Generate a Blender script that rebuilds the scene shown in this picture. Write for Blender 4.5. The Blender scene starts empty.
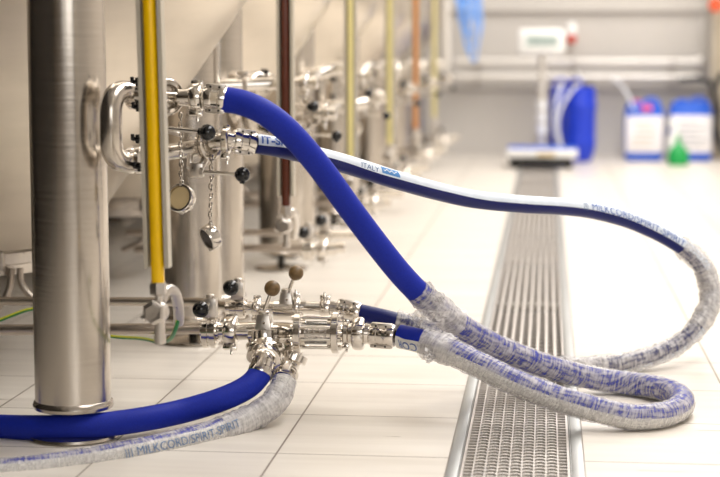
import bpy, bmesh, math, random
from mathutils import Vector, Matrix, Quaternion
from mathutils import noise as mnoise
random.seed(7)
PI = math.pi
SC = bpy.context.scene
COL = SC.collection

# ------------------------------------------------------------------ camera
F = 1700.0; H = 0.80
d_ = Vector((187, 188.5, -F)).normalized()          # world +Y (the drain's direction) in camera space
th = math.atan2(188.5, F)
u_ = Vector((0, math.cos(th), math.sin(th)))        # world up
x_ = d_.cross(u_)                                   # world +X
R = Matrix((x_, d_, u_))                            # rows: world axes; so R @ cam = world
CAMP = Vector((0, 0, H))
cam = bpy.data.cameras.new('camera'); camo = bpy.data.objects.new('camera', cam); COL.objects.link(camo)
camo.matrix_world = Matrix.Translation(CAMP) @ R.to_4x4()
cam.sensor_width = 36; cam.lens = 36 * F / 720
cam.clip_start = .05; cam.clip_end = 60
cam.dof.use_dof = True; cam.dof.focus_distance = 3.68; cam.dof.aperture_fstop = 2.7; cam.dof.aperture_blades = 0
SC.camera = camo

def P(px, py, Y):
    """world point on the vertical plane at distance Y that is seen at photo pixel (px, py)"""
    v = R @ Vector((px - 360, 238.5 - py, -F))
    return CAMP + v * (Y / v.y)
def mm(px, Y): return px * Y / F

# ------------------------------------------------------------------ world + light
w = bpy.data.worlds.new('world'); SC.world = w; w.use_nodes = True
w.node_tree.nodes['Background'].inputs[0].default_value = (1, .97, .94, 1)
w.node_tree.nodes['Background'].inputs[1].default_value = .15
def area(name, loc, size, power, rot=(0, 0, 0), col=(1, .975, .945)):
    l = bpy.data.lights.new(name, 'AREA'); l.shape = 'RECTANGLE'; l.size, l.size_y = size; l.energy = power; l.color = col
    o = bpy.data.objects.new(name, l); o.location = loc; o.rotation_euler = rot; COL.objects.link(o); return o
area('ceiling_light_aisle', (1.0, 6.4, 3.75), (1.5, 8.4), 350)
area('ceiling_light_end', (1.2, 11.2, 3.7), (4, 1.6), 110)
area('added_window_fill', (1.8, -2.2, 2.1), (2.2, 2.0), 40, (math.radians(80), 0, 0), (1, .98, .96))  # fill light added in front of the unseen window
area('tank_aisle_light', (-2.7, 7, 3.7), (.5, 9), 4)
SC.view_settings.view_transform = 'Standard'; SC.view_settings.look = 'None'
SC.view_settings.exposure = 0.0; SC.view_settings.gamma = 1; SC.view_settings.use_curve_mapping = False

# ------------------------------------------------------------------ materials
def lin(c): return tuple((v / 255 / 12.92) if v / 255 <= .04045 else ((v / 255 + .055) / 1.055) ** 2.4 for v in c)
def mat(name, rgb, rough=.5, metal=0, **kw):
    m = bpy.data.materials.new(name); m.use_nodes = True
    b = m.node_tree.nodes['Principled BSDF']
    b.inputs['Base Color'].default_value = (*lin(rgb), 1); b.inputs['Roughness'].default_value = rough; b.inputs['Metallic'].default_value = metal
    for k, v in kw.items(): b.inputs[k.replace('_', ' ')].default_value = v
    nt = m.node_tree; N = nt.nodes; L = nt.links
    return m, b, N, L
def noisy(m, b, N, L, scale=(20, 20, 20), amt=.08, rgb=(128, 128, 128), rough=None, bump=0, detail=4, coord='Object'):
    tc = N.new('ShaderNodeTexCoord'); mp = N.new('ShaderNodeMapping'); mp.inputs['Scale'].default_value = scale
    no = N.new('ShaderNodeTexNoise'); no.inputs['Scale'].default_value = 1; no.inputs['Detail'].default_value = detail
    L.new(tc.outputs[coord], mp.inputs[0]); L.new(mp.outputs[0], no.inputs[0])
    c = lin(rgb); r = N.new('ShaderNodeValToRGB'); r.color_ramp.elements[0].position = .3; r.color_ramp.elements[1].position = .7
    r.color_ramp.elements[0].color = (*[max(0, v * (1 - amt)) for v in c], 1); r.color_ramp.elements[1].color = (*[min(1, v * (1 + amt)) for v in c], 1)
    L.new(no.outputs[0], r.inputs[0]); L.new(r.outputs[0], b.inputs['Base Color'])
    if rough:
        q = N.new('ShaderNodeMapRange'); q.inputs['To Min'].default_value = rough[0]; q.inputs['To Max'].default_value = rough[1]
        L.new(no.outputs[0], q.inputs['Value']); L.new(q.outputs[0], b.inputs['Roughness'])
    if bump:
        bp = N.new('ShaderNodeBump'); bp.inputs['Strength'].default_value = bump; bp.inputs['Distance'].default_value = .002
        L.new(no.outputs[0], bp.inputs['Height']); L.new(bp.outputs[0], b.inputs['Normal'])
    return m
def simple(name, rgb, rough=.5, metal=0, amt=.06, scale=(15, 15, 15), rr=None, bump=0, **kw):
    return noisy(*mat(name, rgb, rough, metal, **kw), scale=scale, amt=amt, rgb=rgb, rough=rr, bump=bump)
M = {}
M['steel'] = simple('polished_steel', (222, 216, 208), .14, 1, .03, (40, 40, 40), (.10, .2))
M['cast'] = simple('satin_steel', (205, 198, 190), .3, 1, .05, (60, 60, 60), (.22, .4), .05)
M['leg'] = simple('brushed_leg_steel', (196, 188, 178), .25, 1, .05, (8, 8, 160), (.16, .3), .03)
M['pipe'] = simple('matt_pipe_steel', (178, 168, 158), .34, 1, .05, (30, 30, 30), (.25, .4))
M['tank'] = simple('brushed_tank_steel', (214, 205, 192), .36, 1, .07, (3, 3, 14), (.3, .46), .04)
M['blue'] = simple('blue_rubber_cover', (22, 42, 158), .55, 0, .10, (260, 260, 260), (.45, .7), .25, Specular_IOR_Level=.22)
M['navy'] = simple('navy_rubber_cover', (8, 20, 92), .38, 0, .06, (60, 60, 60), (.3, .45), Specular_IOR_Level=.22)
M['stripe'] = simple('pale_hose_stripe', (214, 222, 232), .42, 0, .05, (50, 50, 50), (.35, .5))
M['cream'] = simple('cream_hose_stripe', (226, 224, 218), .5, 0, .05, (50, 50, 50), (.4, .6))
M['ink'] = simple('blue_ink', (34, 84, 168), .5, 0, .05)
M['ink2'] = simple('slate_ink', (78, 108, 150), .5, 0, .05)
M['logo'] = simple('logo_blue', (70, 128, 188), .5, 0, .05)
M['black'] = simple('black_knob_plastic', (14, 14, 16), .16, 0, .1)
M['blackr'] = simple('black_rubber', (22, 20, 20), .5, 0, .1)
M['olive'] = simple('worn_olive_knob', (112, 88, 54), .45, 0, .3, (120, 120, 120), (.35, .6), .2)
M['amber'] = simple('amber_liquid', (250, 200, 0), .25, 0, .03)
M['brown'] = simple('brown_liquid', (84, 38, 22), .2, 0, .05)
M['pale'] = simple('pale_yellow_liquid', (226, 214, 150), .3, 0, .04)
M['orange'] = simple('orange_liquid', (214, 140, 70), .3, 0, .04)
M['alu'] = simple('grey_anodised_channel', (190, 182, 166), .45, .2, .04, (20, 20, 4), (.35, .5))
M['drain'] = simple('dull_drain_steel', (156, 156, 154), .42, .75, .08, (20, 4, 20), (.35, .55), .05)
M['grate'] = simple('galvanised_grate_steel', (214, 207, 200), .4, .45, .08, (60, 60, 60), (.28, .45))
M['pit'] = simple('dark_pit_lid_shade', (70, 62, 58), .5, .2, .2, (20, 20, 20))  # dark tone; also paints the shade inside the tilted lid
M['wall'] = simple('painted_wall', (196, 191, 185), .75, 0, .02, (3, 3, 3))
M['dark'] = simple('bounce_cutting_wall', (46, 40, 34), .6, 0, .1, (1, 1, 1))  # dark tone picked to cut light around the tanks
M['taupe'] = simple('taupe_wall', (124, 112, 98), .6, 0, .08, (2, 2, 2))
M['ceil'] = simple('grey_ceiling', (196, 192, 186), .8, 0, .02, (3, 3, 3))
M['white'] = simple('white_plastic', (236, 236, 234), .4, 0, .02)
M['wpipe'] = simple('white_coated_pipe', (220, 215, 208), .3, .3, .03)
M['lcd'] = simple('grey_lcd', (176, 190, 184), .3, 0, .05)
M['lcdtxt'] = simple('lcd_digits', (96, 112, 118), .4)
M['dblue'] = simple('blue_drum_plastic', (20, 56, 196), .4, 0, .06, (6, 6, 6), (.32, .48))
M['jblue'] = simple('blue_canister_plastic', (28, 92, 206), .42, 0, .05, (6, 6, 6), (.35, .5))
M['label'] = simple('paper_label', (236, 232, 234), .6, 0, .02)
M['pink'] = simple('pink_print', (232, 92, 140), .5)
M['red'] = simple('red_plastic', (200, 52, 30), .4)
M['redor'] = simple('orange_red_paint', (226, 84, 26), .4)
M['green'] = simple('green_bottle_plastic', (8, 152, 72), .35)
M['cyan'] = simple('light_blue_tubing', (120, 168, 236), .35)
M['yellow'] = simple('yellow_insulation', (206, 212, 60), .4)
M['gcab'] = simple('green_insulation', (16, 120, 52), .4)
M['beige'] = simple('beige_cap_gasket', (206, 184, 140), .6, 0, .05)
M['frame'] = simple('beige_door_frame', (172, 160, 140), .5, 0, .05)
M['tubew'] = simple('milky_tubing', (220, 222, 228), .3)
def glassy(name, rgb, f=.25, rough=.06):
    m = bpy.data.materials.new(name); m.use_nodes = True; N = m.node_tree.nodes; L = m.node_tree.links; N.clear()
    out = N.new('ShaderNodeOutputMaterial'); mx = N.new('ShaderNodeMixShader'); t = N.new('ShaderNodeBsdfTransparent')
    g = N.new('ShaderNodeBsdfGlossy'); g.inputs['Roughness'].default_value = rough; g.inputs['Color'].default_value = (*lin(rgb), 1)
    fr = N.new('ShaderNodeFresnel'); fr.inputs[0].default_value = 1.45
    ad = N.new('ShaderNodeMath'); ad.operation = 'ADD'; ad.inputs[1].default_value = f; ad.use_clamp = True
    L.new(fr.outputs[0], ad.inputs[0]); L.new(ad.outputs[0], mx.inputs[0]); L.new(t.outputs[0], mx.inputs[1]); L.new(g.outputs[0], mx.inputs[2]); L.new(mx.outputs[0], out.inputs[0])
    return m
M['glass'] = glassy('clear_sight_glass', (240, 240, 240))
def film_mat(name, lo=.12, hi=.85):
    m = bpy.data.materials.new(name); m.use_nodes = True; N = m.node_tree.nodes; L = m.node_tree.links; N.clear()
    out = N.new('ShaderNodeOutputMaterial'); mx = N.new('ShaderNodeMixShader'); t = N.new('ShaderNodeBsdfTransparent')
    t.inputs[0].default_value = (.96, .96, .97, 1)
    p = N.new('ShaderNodeBsdfPrincipled'); p.inputs['Base Color'].default_value = (*lin((226, 222, 220)), 1); p.inputs['Roughness'].default_value = .25
    uv = N.new('ShaderNodeUVMap'); mp = N.new('ShaderNodeMapping'); mp.inputs['Scale'].default_value = (170, .8, 1); mp.inputs['Rotation'].default_value = (0, 0, 0)
    n1 = N.new('ShaderNodeTexNoise'); n1.inputs['Scale'].default_value = 1; n1.inputs['Detail'].default_value = 6; n1.inputs['Roughness'].default_value = .65; n1.inputs['Distortion'].default_value = .35
    mp2 = N.new('ShaderNodeMapping'); mp2.inputs['Scale'].default_value = (22, 3, 1)
    n2 = N.new('ShaderNodeTexNoise'); n2.inputs['Scale'].default_value = 1; n2.inputs['Detail'].default_value = 3
    L.new(uv.outputs[0], mp.inputs[0]); L.new(mp.outputs[0], n1.inputs[0]); L.new(uv.outputs[0], mp2.inputs[0]); L.new(mp2.outputs[0], n2.inputs[0])
    a = N.new('ShaderNodeMath'); a.operation = 'MULTIPLY_ADD'; a.inputs[1].default_value = .55; L.new(n1.outputs[0], a.inputs[0])
    b2 = N.new('ShaderNodeMath'); b2.operation = 'MULTIPLY'; b2.inputs[1].default_value = .45; L.new(n2.outputs[0], b2.inputs[0]); L.new(b2.outputs[0], a.inputs[2])
    r = N.new('ShaderNodeMapRange'); r.inputs['From Min'].default_value = .40; r.inputs['From Max'].default_value = .60; r.inputs['To Min'].default_value = lo; r.inputs['To Max'].default_value = hi
    L.new(a.outputs[0], r.inputs[0]); L.new(r.outputs[0], mx.inputs[0])
    bp = N.new('ShaderNodeBump'); bp.inputs['Strength'].default_value = .6; bp.inputs['Distance'].default_value = .004; L.new(n1.outputs[0], bp.inputs['Height']); L.new(bp.outputs[0], p.inputs['Normal'])
    L.new(t.outputs[0], mx.inputs[1]); L.new(p.outputs[0], mx.inputs[2]); L.new(mx.outputs[0], out.inputs[0])
    return m
M['film'] = film_mat('crinkled_film', .06, .72)
M['film2'] = film_mat('cloudy_film', .3, .85)
def light_mat(name, rgb, s):
    m = bpy.data.materials.new(name); m.use_nodes = True; N = m.node_tree.nodes; N.clear()
    o = N.new('ShaderNodeOutputMaterial'); e = N.new('ShaderNodeEmission'); e.inputs[0].default_value = (*lin(rgb), 1); e.inputs[1].default_value = s
    m.node_tree.links.new(e.outputs[0], o.inputs[0]); return m
M['pane_glow'] = light_mat('added_glow_pane', (255, 252, 248), 2.0)  # glow of the window added behind the camera
M['lamp'] = light_mat('added_strip_diffuser', (255, 250, 240), 2.0)  # glow of the strips added for reflections

def floor_mat():
    m, b, N, L = mat('cream_floor_tiles', (226, 214, 198), .32)
    g = N.new('ShaderNodeNewGeometry'); s = N.new('ShaderNodeSeparateXYZ'); L.new(g.outputs['Position'], s.inputs[0])
    gt = N.new('ShaderNodeMath'); gt.operation = 'GREATER_THAN'; gt.inputs[1].default_value = 0; L.new(s.outputs[0], gt.inputs[0])
    sh = N.new('ShaderNodeMath'); sh.operation = 'MULTIPLY_ADD'; sh.inputs[1].default_value = -.263; L.new(gt.outputs[0], sh.inputs[0]); L.new(s.outputs[0], sh.inputs[2])
    ax = N.new('ShaderNodeMath'); ax.operation = 'ADD'; ax.inputs[1].default_value = .182 + .345 * 20 ; L.new(sh.outputs[0], ax.inputs[0])
    ay = N.new('ShaderNodeMath'); ay.operation = 'ADD'; ay.inputs[1].default_value = -3.287 + .3655 * 40 ; L.new(s.outputs[1], ay.inputs[0])
    cb = N.new('ShaderNodeCombineXYZ'); L.new(ax.outputs[0], cb.inputs[0]); L.new(ay.outputs[0], cb.inputs[1])
    br = N.new('ShaderNodeTexBrick'); br.offset = 0; br.squash = 1
    br.inputs['Scale'].default_value = 1; br.inputs['Brick Width'].default_value = .345; br.inputs['Row Height'].default_value = .3655
    br.inputs['Mortar Size'].default_value = .0022; br.inputs['Mortar Smooth'].default_value = .1
    br.inputs['Color1'].default_value = (*lin((232, 225, 215)), 1); br.inputs['Color2'].default_value = (*lin((227, 220, 210)), 1); br.inputs['Mortar'].default_value = (*lin((134, 120, 106)), 1)
    L.new(cb.outputs[0], br.inputs[0])
    mp = N.new('ShaderNodeMapping'); mp.inputs['Scale'].default_value = (1.2, 14, 1); L.new(g.outputs['Position'], mp.inputs[0])
    no = N.new('ShaderNodeTexNoise'); no.inputs['Scale'].default_value = 1.6; no.inputs['Detail'].default_value = 6; L.new(mp.outputs[0], no.inputs[0])
    rp = N.new('ShaderNodeValToRGB'); rp.color_ramp.elements[0].position = .35; rp.color_ramp.elements[0].color = (.91, .90, .89, 1); rp.color_ramp.elements[1].position = .6; rp.color_ramp.elements[1].color = (1, 1, 1, 1)
    L.new(no.outputs[0], rp.inputs[0])
    mx = N.new('ShaderNodeMix'); mx.data_type = 'RGBA'; mx.blend_type = 'MULTIPLY'; mx.inputs[0].default_value = 1
    L.new(br.outputs[0], mx.inputs[6]); L.new(rp.outputs[0], mx.inputs[7]); L.new(mx.outputs[2], b.inputs['Base Color'])
    rr = N.new('ShaderNodeMapRange'); rr.inputs['To Min'].default_value = .22; rr.inputs['To Max'].default_value = .42; L.new(no.outputs[0], rr.inputs[0]); L.new(rr.outputs[0], b.inputs['Roughness'])
    bp = N.new('ShaderNodeBump'); bp.inputs['Distance'].default_value = -.001; bp.inputs['Strength'].default_value = .5; L.new(br.outputs['Fac'], bp.inputs['Height']); L.new(bp.outputs[0], b.inputs['Normal'])
    return m
M['floor'] = floor_mat()

# ------------------------------------------------------------------ mesh helpers
def frame_of(ax):
    ax = Vector(ax).normalized(); r = Vector((0, 0, 1)) if abs(ax.z) < .95 else Vector((0, 1, 0))
    n = (r - ax * r.dot(ax)).normalized(); return ax, n, ax.cross(n)
def lathe(bm, prof, p0, ax, n=32, mi=0, scale2=1.0):
    """revolve [(t, r), ...] about the axis ax from p0"""
    ax, a, b = frame_of(ax); p0 = Vector(p0); rings = []
    for t, r in prof:
        c = p0 + ax * t
        if r < 1e-6: rings.append([bm.verts.new(c)])
        else: rings.append([bm.verts.new(c + (a * math.cos(2 * PI * i / n) + b * math.sin(2 * PI * i / n) * scale2) * r) for i in range(n)])
    for A, B in zip(rings, rings[1:]):
        for i in range(n):
            j = (i + 1) % n
            if len(A) == 1 and len(B) == 1: continue
            if len(A) == 1: f = (A[0], B[j], B[i])
            elif len(B) == 1: f = (A[i], A[j], B[0])
            else: f = (A[i], A[j], B[j], B[i])
            fc = bm.faces.new(f); fc.material_index = mi
def rod(bm, p, q, r, n=20, mi=0, cap=True, bev=0):
    p = Vector(p); q = Vector(q); L = (q - p).length
    if bev: pr = [(0, 0), (0, r - bev), (bev, r), (L - bev, r), (L, r - bev), (L, 0)]
    else: pr = [(0, 0), (0, r), (L, r), (L, 0)] if cap else [(0, r), (L, r)]
    lathe(bm, pr, p, q - p, n, mi)
def ball(bm, c, r, n=24, mi=0, ax=(0, 0, 1), flat=1.0):
    pr = [(-math.cos(PI * i / (n // 2)) * r * flat, math.sin(PI * i / (n // 2)) * r) for i in range(n // 2 + 1)]
    pr[0] = (pr[0][0], 0); pr[-1] = (pr[-1][0], 0); lathe(bm, pr, c, ax, n, mi)
def box(bm, c, s, rot=None, bev=0.0, mi=0, taper=1.0):
    c = Vector(c); vs = []
    for z in (-1, 1):
        k = taper if z > 0 else 1
        for x, y in ((-1, -1), (1, -1), (1, 1), (-1, 1)):
            v = Vector((x * s[0] / 2 * k, y * s[1] / 2 * k, z * s[2] / 2))
            if rot: v = rot @ v
            vs.append(bm.verts.new(c + v))
    fs = [bm.faces.new([vs[i] for i in q]) for q in ((3, 2, 1, 0), (4, 5, 6, 7), (0, 1, 5, 4), (1, 2, 6, 5), (2, 3, 7, 6), (3, 0, 4, 7))]
    for f in fs: f.material_index = mi
    if bev:
        es = list({e for f in fs for e in f.edges})
        r = bmesh.ops.bevel(bm, geom=es, offset=bev, segments=2, profile=.5, affect='EDGES')
        for f in r['faces']: f.material_index = mi
def catmull(pts, per=10):
    pts = [Vector(p) for p in pts]; q = [pts[0] * 2 - pts[1]] + pts + [pts[-1] * 2 - pts[-2]]; out = []
    for i in range(1, len(q) - 2):
        p0, p1, p2, p3 = q[i - 1:i + 3]
        t0 = 0; t1 = t0 + max((p1 - p0).length, 1e-6) ** .5; t2 = t1 + max((p2 - p1).length, 1e-6) ** .5; t3 = t2 + max((p3 - p2).length, 1e-6) ** .5
        for k in range(per):
            t = t1 + (t2 - t1) * k / per
            A1 = p0 * ((t1 - t) / (t1 - t0)) + p1 * ((t - t0) / (t1 - t0)); A2 = p1 * ((t2 - t) / (t2 - t1)) + p2 * ((t - t1) / (t2 - t1)); A3 = p2 * ((t3 - t) / (t3 - t2)) + p3 * ((t - t2) / (t3 - t2))
            B1 = A1 * ((t2 - t) / (t2 - t0)) + A2 * ((t - t0) / (t2 - t0)); B2 = A2 * ((t3 - t) / (t3 - t1)) + A3 * ((t - t1) / (t3 - t1))
            out.append(B1 * ((t2 - t) / (t2 - t1)) + B2 * ((t - t1) / (t2 - t1)))
    out.append(pts[-1]); return out
def tube(bm, path, r, n=16, mi=0, cap=True):
    """tube along a list of points, parallel-transported"""
    m = len(path); tan = [(path[min(i + 1, m - 1)] - path[max(i - 1, 0)]).normalized() for i in range(m)]
    _, a, _b = frame_of(tan[0]); rings = []
    for i in range(m):
        a = (a - tan[i] * a.dot(tan[i])).normalized(); b = tan[i].cross(a)
        rr = r(i / (m - 1)) if callable(r) else r
        rings.append([bm.verts.new(path[i] + (a * math.cos(2 * PI * k / n) + b * math.sin(2 * PI * k / n)) * rr) for k in range(n)])
    for A, B in zip(rings, rings[1:]):
        for k in range(n):
            f = bm.faces.new((A[k], A[(k + 1) % n], B[(k + 1) % n], B[k])); f.material_index = mi
    if cap:
        bm.faces.new(rings[0][::-1]).material_index = mi; bm.faces.new(rings[-1]).material_index = mi
def torus(bm, c, ax, Rr, r, n=32, k=10, mi=0, sx=1.0):
    ax, a, b = frame_of(ax); c = Vector(c); rings = []
    for i in range(n):
        t = 2 * PI * i / n; dv = a * math.cos(t) * sx + b * math.sin(t); ctr = c + dv * Rr; dn = dv.normalized()
        rings.append([bm.verts.new(ctr + (dn * math.cos(2 * PI * j / k) + ax * math.sin(2 * PI * j / k)) * r) for j in range(k)])
    for i in range(n):
        A = rings[i]; B = rings[(i + 1) % n]
        for j in range(k):
            f = bm.faces.new((A[j], A[(j + 1) % k], B[(j + 1) % k], B[j])); f.material_index = mi
def build(name, bm, mats, parent=None, label=None, angle=35):
    if not isinstance(mats, (list, tuple)): mats = [mats]
    if parent is not None: bmesh.ops.translate(bm, verts=bm.verts, vec=-Vector(parent['org']))
    bmesh.ops.recalc_face_normals(bm, faces=bm.faces)
    me = bpy.data.meshes.new(name); bm.to_mesh(me); bm.free()
    for m_ in mats: me.materials.append(m_)
    me.polygons.foreach_set('use_smooth', [True] * len(me.polygons)); me.set_sharp_from_angle(angle=math.radians(angle))
    o = bpy.data.objects.new(name, me); COL.objects.link(o)
    if parent is not None: o.parent = parent; o['org'] = parent['org']
    if label: o['label'] = label
    return o
def B(): return bmesh.new()
def thing(name, loc, label, cat, group=None):
    o = bpy.data.objects.new(name, None); COL.objects.link(o); o.location = loc; o['org'] = tuple(loc); o.empty_display_size = .05
    o['label'] = label; o['category'] = cat
    if group: o['group'] = group
    return o
def tag(o, label, cat, group=None):
    o['label'] = label; o['category'] = cat
    if group: o['group'] = group
    return o
def struct(name, bm, m):
    o = build(name, bm, m); o['kind'] = 'structure'; return o
def kids(o): return [c for c in COL.objects if c.parent == o]
def dup(root, off, label):
    r = root.copy(); COL.objects.link(r); r.location = Vector(root.location) + Vector(off); r['label'] = label
    for ch in kids(root):
        c = ch.copy(); COL.objects.link(c); c.parent = r
        for g in kids(ch):
            e = g.copy(); COL.objects.link(e); e.parent = c
    return r

# ------------------------------------------------------------------ the room
DX0, DX1, DY0, DY1 = -.182, .081, 1.6, 11.95
WX0, WX1, WY0, WY1, WZ = -3.1, 3.6, -2.6, 13.0, 3.9
b = B()
def quad(bm, pts, mi=0): bm.faces.new([bm.verts.new(p) for p in pts]).material_index = mi
for x0, x1, y0, y1 in ((WX0, DX0, WY0, WY1), (DX1, WX1, WY0, WY1), (DX0, DX1, WY0, DY0), (DX0, DX1, DY1, WY1)):
    quad(b, [(x0, y0, 0), (x1, y0, 0), (x1, y1, 0), (x0, y1, 0)])
struct('floor', b, M['floor'])
def slab(name, c, s, m):
    b = B(); box(b, c, s); return struct(name, b, m)
slab('wall_back', ((WX0 + WX1) / 2, WY1 + .05, WZ / 2), (WX1 - WX0, .1, WZ), M['wall'])
slab('wall_left', (WX0 - .05, (WY0 + WY1) / 2, WZ / 2), (.1, WY1 - WY0, WZ), M['dark'])  # unseen wall, set close and dark to shade the tank side
slab('wall_right', (WX1 + .05, (WY0 + WY1) / 2, WZ / 2), (.1, WY1 - WY0, WZ), M['wall'])
slab('wall_front', ((WX0 + WX1) / 2, WY0 - .05, WZ / 2), (WX1 - WX0, .1, WZ), M['taupe'])
slab('ceiling', ((WX0 + WX1) / 2, (WY0 + WY1) / 2, WZ + .05), (WX1 - WX0, WY1 - WY0, .1), M['ceil'])
# unseen glowing window, added behind the camera for highlights on the columns
b = B(); box(b, (1.2, WY0 + .01, 2.1), (3.4, .02, 2.0)); struct('added_window_1', b, M['pane_glow'])
b = B()
for x in (-.55, .6, 1.8, 2.95): box(b, (x, WY0 + .03, 2.1), (.08, .05, 2.1))
for z in (1.06, 3.14): box(b, (1.2, WY0 + .03, z), (3.58, .05, .08))
struct('added_window_2', b, M['white'])
# wall rails of the far wall: top trim and lower panel seam
b = B(); p = P(480, 10, WY1); box(b, (0.0, WY1 - .02, p.z), (5.2, .04, .03), bev=.004); p2 = P(703, 10, WY1)
struct('trim_1', b, M['wall'])
b = B(); box(b, (-.2, WY1 - .012, P(560, 88, WY1).z), (4.6, .024, .02)); struct('trim_2', b, M['wall'])

# ------------------------------------------------------------------ drain
dr = thing('floor_drain', (-.0505, DY0, 0), 'long stainless channel drain frame running down the aisle floor', 'drain')
b = B()
b.free()
for x, x2 in ((DX0 + .0115, DX0 + .0245), (DX1 - .0115, DX1 - .0245)):
    b = B(); box(b, (x, (DY0 + DY1) / 2, -.004), (.023, DY1 - DY0, .012), bev=.001); box(b, (x2, (DY0 + DY1) / 2, -.02), (.002, DY1 - DY0, .042)); build('rim', b, M['drain'], dr)
b = B(); box(b, ((DX0 + DX1) / 2, (DY0 + DY1) / 2, -.075), (.26, DY1 - DY0, .01))
for x in (DX0 + .004, DX1 - .004): box(b, (x, (DY0 + DY1) / 2, -.045), (.004, DY1 - DY0, .066))
build('trough', b, M['pit'], dr)
gx0, gx1 = DX0 + .027, DX1 - .027
joints = [1.62, 2.9, 4.12, 5.36, 6.48, 7.50, 8.65, 9.8, 10.9, 11.93]
NB = 9
LAB = ['nearest pale stainless chevron drain grate, mostly below the picture edge', 'chevron patterned drain grate under the returning wrapped hose, at the bottom edge',
       'barred drain grate where the two wrapped hoses cross it', 'barred drain grate just beyond the hoses, with bright end bar', 'barred drain grate, second beyond the wrapped hoses',
       'blurred drain grate just below the striped hose span', 'blurred drain grate under the striped hose span', 'blurred drain grate just beyond the striped hose', 'blurred drain grate before the platform scale', 'farthest drain grate, under the platform scale']
for k, (y0, y1) in enumerate(zip(joints, joints[1:])):
    y0 += .004; y1 -= .004
    g = thing('drain_grate', (-.0505, y0, 0), LAB[k + (1 if k else 0)] if k else LAB[0], 'grate', 'drain grates')
    b = B(); W = gx1 - gx0
    for i in range(NB + 1):
        x = gx0 + W * i / NB; t = (.0028 if y1 < 4.2 else .0075) if 0 < i < NB else .005
        box(b, (min(max(x, gx0 + t / 2), gx1 - t / 2), (y0 + y1) / 2, -.012), (t, y1 - y0, .024))
    build('bar_set', b, M['grate'], g)
    for y in (y0 + .004, y1 - .004):
        b = B(); box(b, (-.0505, y, -.0095), (W, .008, .021)); build('end_bar', b, M['grate'], g)
    b = B()
    chev = y1 < 4.2
    pitch = .0255 if chev else .06
    ny = int((y1 - y0 - .02) / pitch)
    for j in range(ny):
        y = y0 + .016 + j * pitch
        for i in range(NB):
            xa = gx0 + W * i / NB; xb = gx0 + W * (i + 1) / NB
            if chev:
                if i == 0 or i == NB - 1:
                    box(b, ((xa + xb) / 2, y, -.010), (xb - xa, .005, .016)); continue
                pts = [(xa, y), (xa + .3 * (xb - xa), y + .009), (xb - .3 * (xb - xa), y + .009), (xb, y)]
                for (ax_, ay_), (bx_, by_) in zip(pts, pts[1:]):
                    t = .0038
                    v = [b.verts.new(c) for c in ((ax_, ay_ - t, -.002), (bx_, by_ - t, -.002), (bx_, by_ + t, -.002), (ax_, ay_ + t, -.002), (ax_, ay_ - t, -.018), (bx_, by_ - t, -.018), (bx_, by_ + t, -.018), (ax_, ay_ + t, -.018))]
                    for q in ((0, 1, 2, 3), (7, 6, 5, 4), (0, 4, 5, 1), (2, 6, 7, 3)): b.faces.new([v[c] for c in q])
            else: box(b, ((xa + xb) / 2, y, -.018), (xb - xa, .004, .008))
    build('cross_bars', b, M['grate'], g)['kind'] = 'stuff'

# ------------------------------------------------------------------ tanks
PITCH = 1.57; NBAY = 6
ORD = ['nearest', 'second', 'third', 'fourth', 'fifth', 'farthest']
AX, AY = -1.5, 4.3
def cone_z(r): return .5 + (r - .43) / .7
tk = thing('conical_tank', (AX, AY, 0), 'tall brushed steel cone-bottom tank behind the thick foreground leg, nearest of the row', 'tank', 'row of tanks')
b = B(); r0 = .30; rt = .755
lathe(b, [(.303, 0), (.303, r0 - .03), (.311, r0), (cone_z(rt) - .02, rt - .014), (cone_z(rt) + .03, rt + .006), (3.0, rt + .006), (3.12, rt - .1), (3.16, 0)], (AX, AY, 0), (0, 0, 1), 96)
build('shell', b, M['tank'], tk, angle=50)
b = B(); lathe(b, [(.303, 0), (.303, .165), (.286, .165), (.286, .205), (.260, .21), (.256, .205), (.232, .205), (.230, .195), (.230, 0)], (AX, AY, 0), (0, 0, 1), 64)
for a in (-.9, -.2, .5):
    c = Vector((AX + .22 * math.cos(a), AY + .22 * math.sin(a), .27)); box(b, c, (.02, .02, .05), bev=.002)
oc = build('outlet_clamp', b, M['cast'], tk)
b = B()
for px, pts in ((0, [(12, 268), (10, 285), (4, 300), (-8, 312), (-30, 322)]), (1, [(20, 268), (21, 282), (27, 292), (40, 303), (60, 312)])):
    tube(b, catmull([P(x, y, 4.15) for x, y in pts], 6), mm(3.6, 4.15), 14)
build('drain_pipe', b, M['pipe'], tk)
LEGS = [(-.97, 3.39, 1.5), (-.962, 4.56, cone_z(.68)), (-2.02, 3.98, cone_z(.6)), (-2.02, 4.62, cone_z(.6))]
for lx, ly, lz in LEGS:
    b = B(); r = .0785
    lathe(b, [(.077, 0), (.077, r), (lz, r), (lz, 0)], (lx, ly, 0), (0, 0, 1), 64)
    lg = build('leg', b, M['leg'], tk)
    b = B(); lathe(b, [(.060, 0), (.060, r - .005), (.063, r + .003), (.070, r + .0055), (.077, r + .003), (.080, r)], (lx, ly, 0), (0, 0, 1), 64)
    build('leg_flange', b, M['leg'], lg)
    b = B(); rod(b, (lx, ly, .01), (lx, ly, .062), .0125, 24)
    build('stem', b, M['blackr'], lg, 'dark threaded foot stem')
    b = B(); lathe(b, [(.0005, 0), (.0005, .094), (.004, .097), (.009, .095), (.014, .06), (.02, .022), (.02, 0)], (lx, ly, 0), (0, 0, 1), 64)
    build('foot_disc', b, M['leg'], lg)
b = B(); box(b, (-1.06, 3.60, 1.42), (.10, .40, .06), bev=.004); build('leg_bracket', b, M['leg'], tk)
for k in range(1, NBAY):
    dup(tk, (0, PITCH * k, 0), f'brushed steel cone-bottom tank with its legs, {ORD[k]} tank along the row from the camera')

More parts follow.
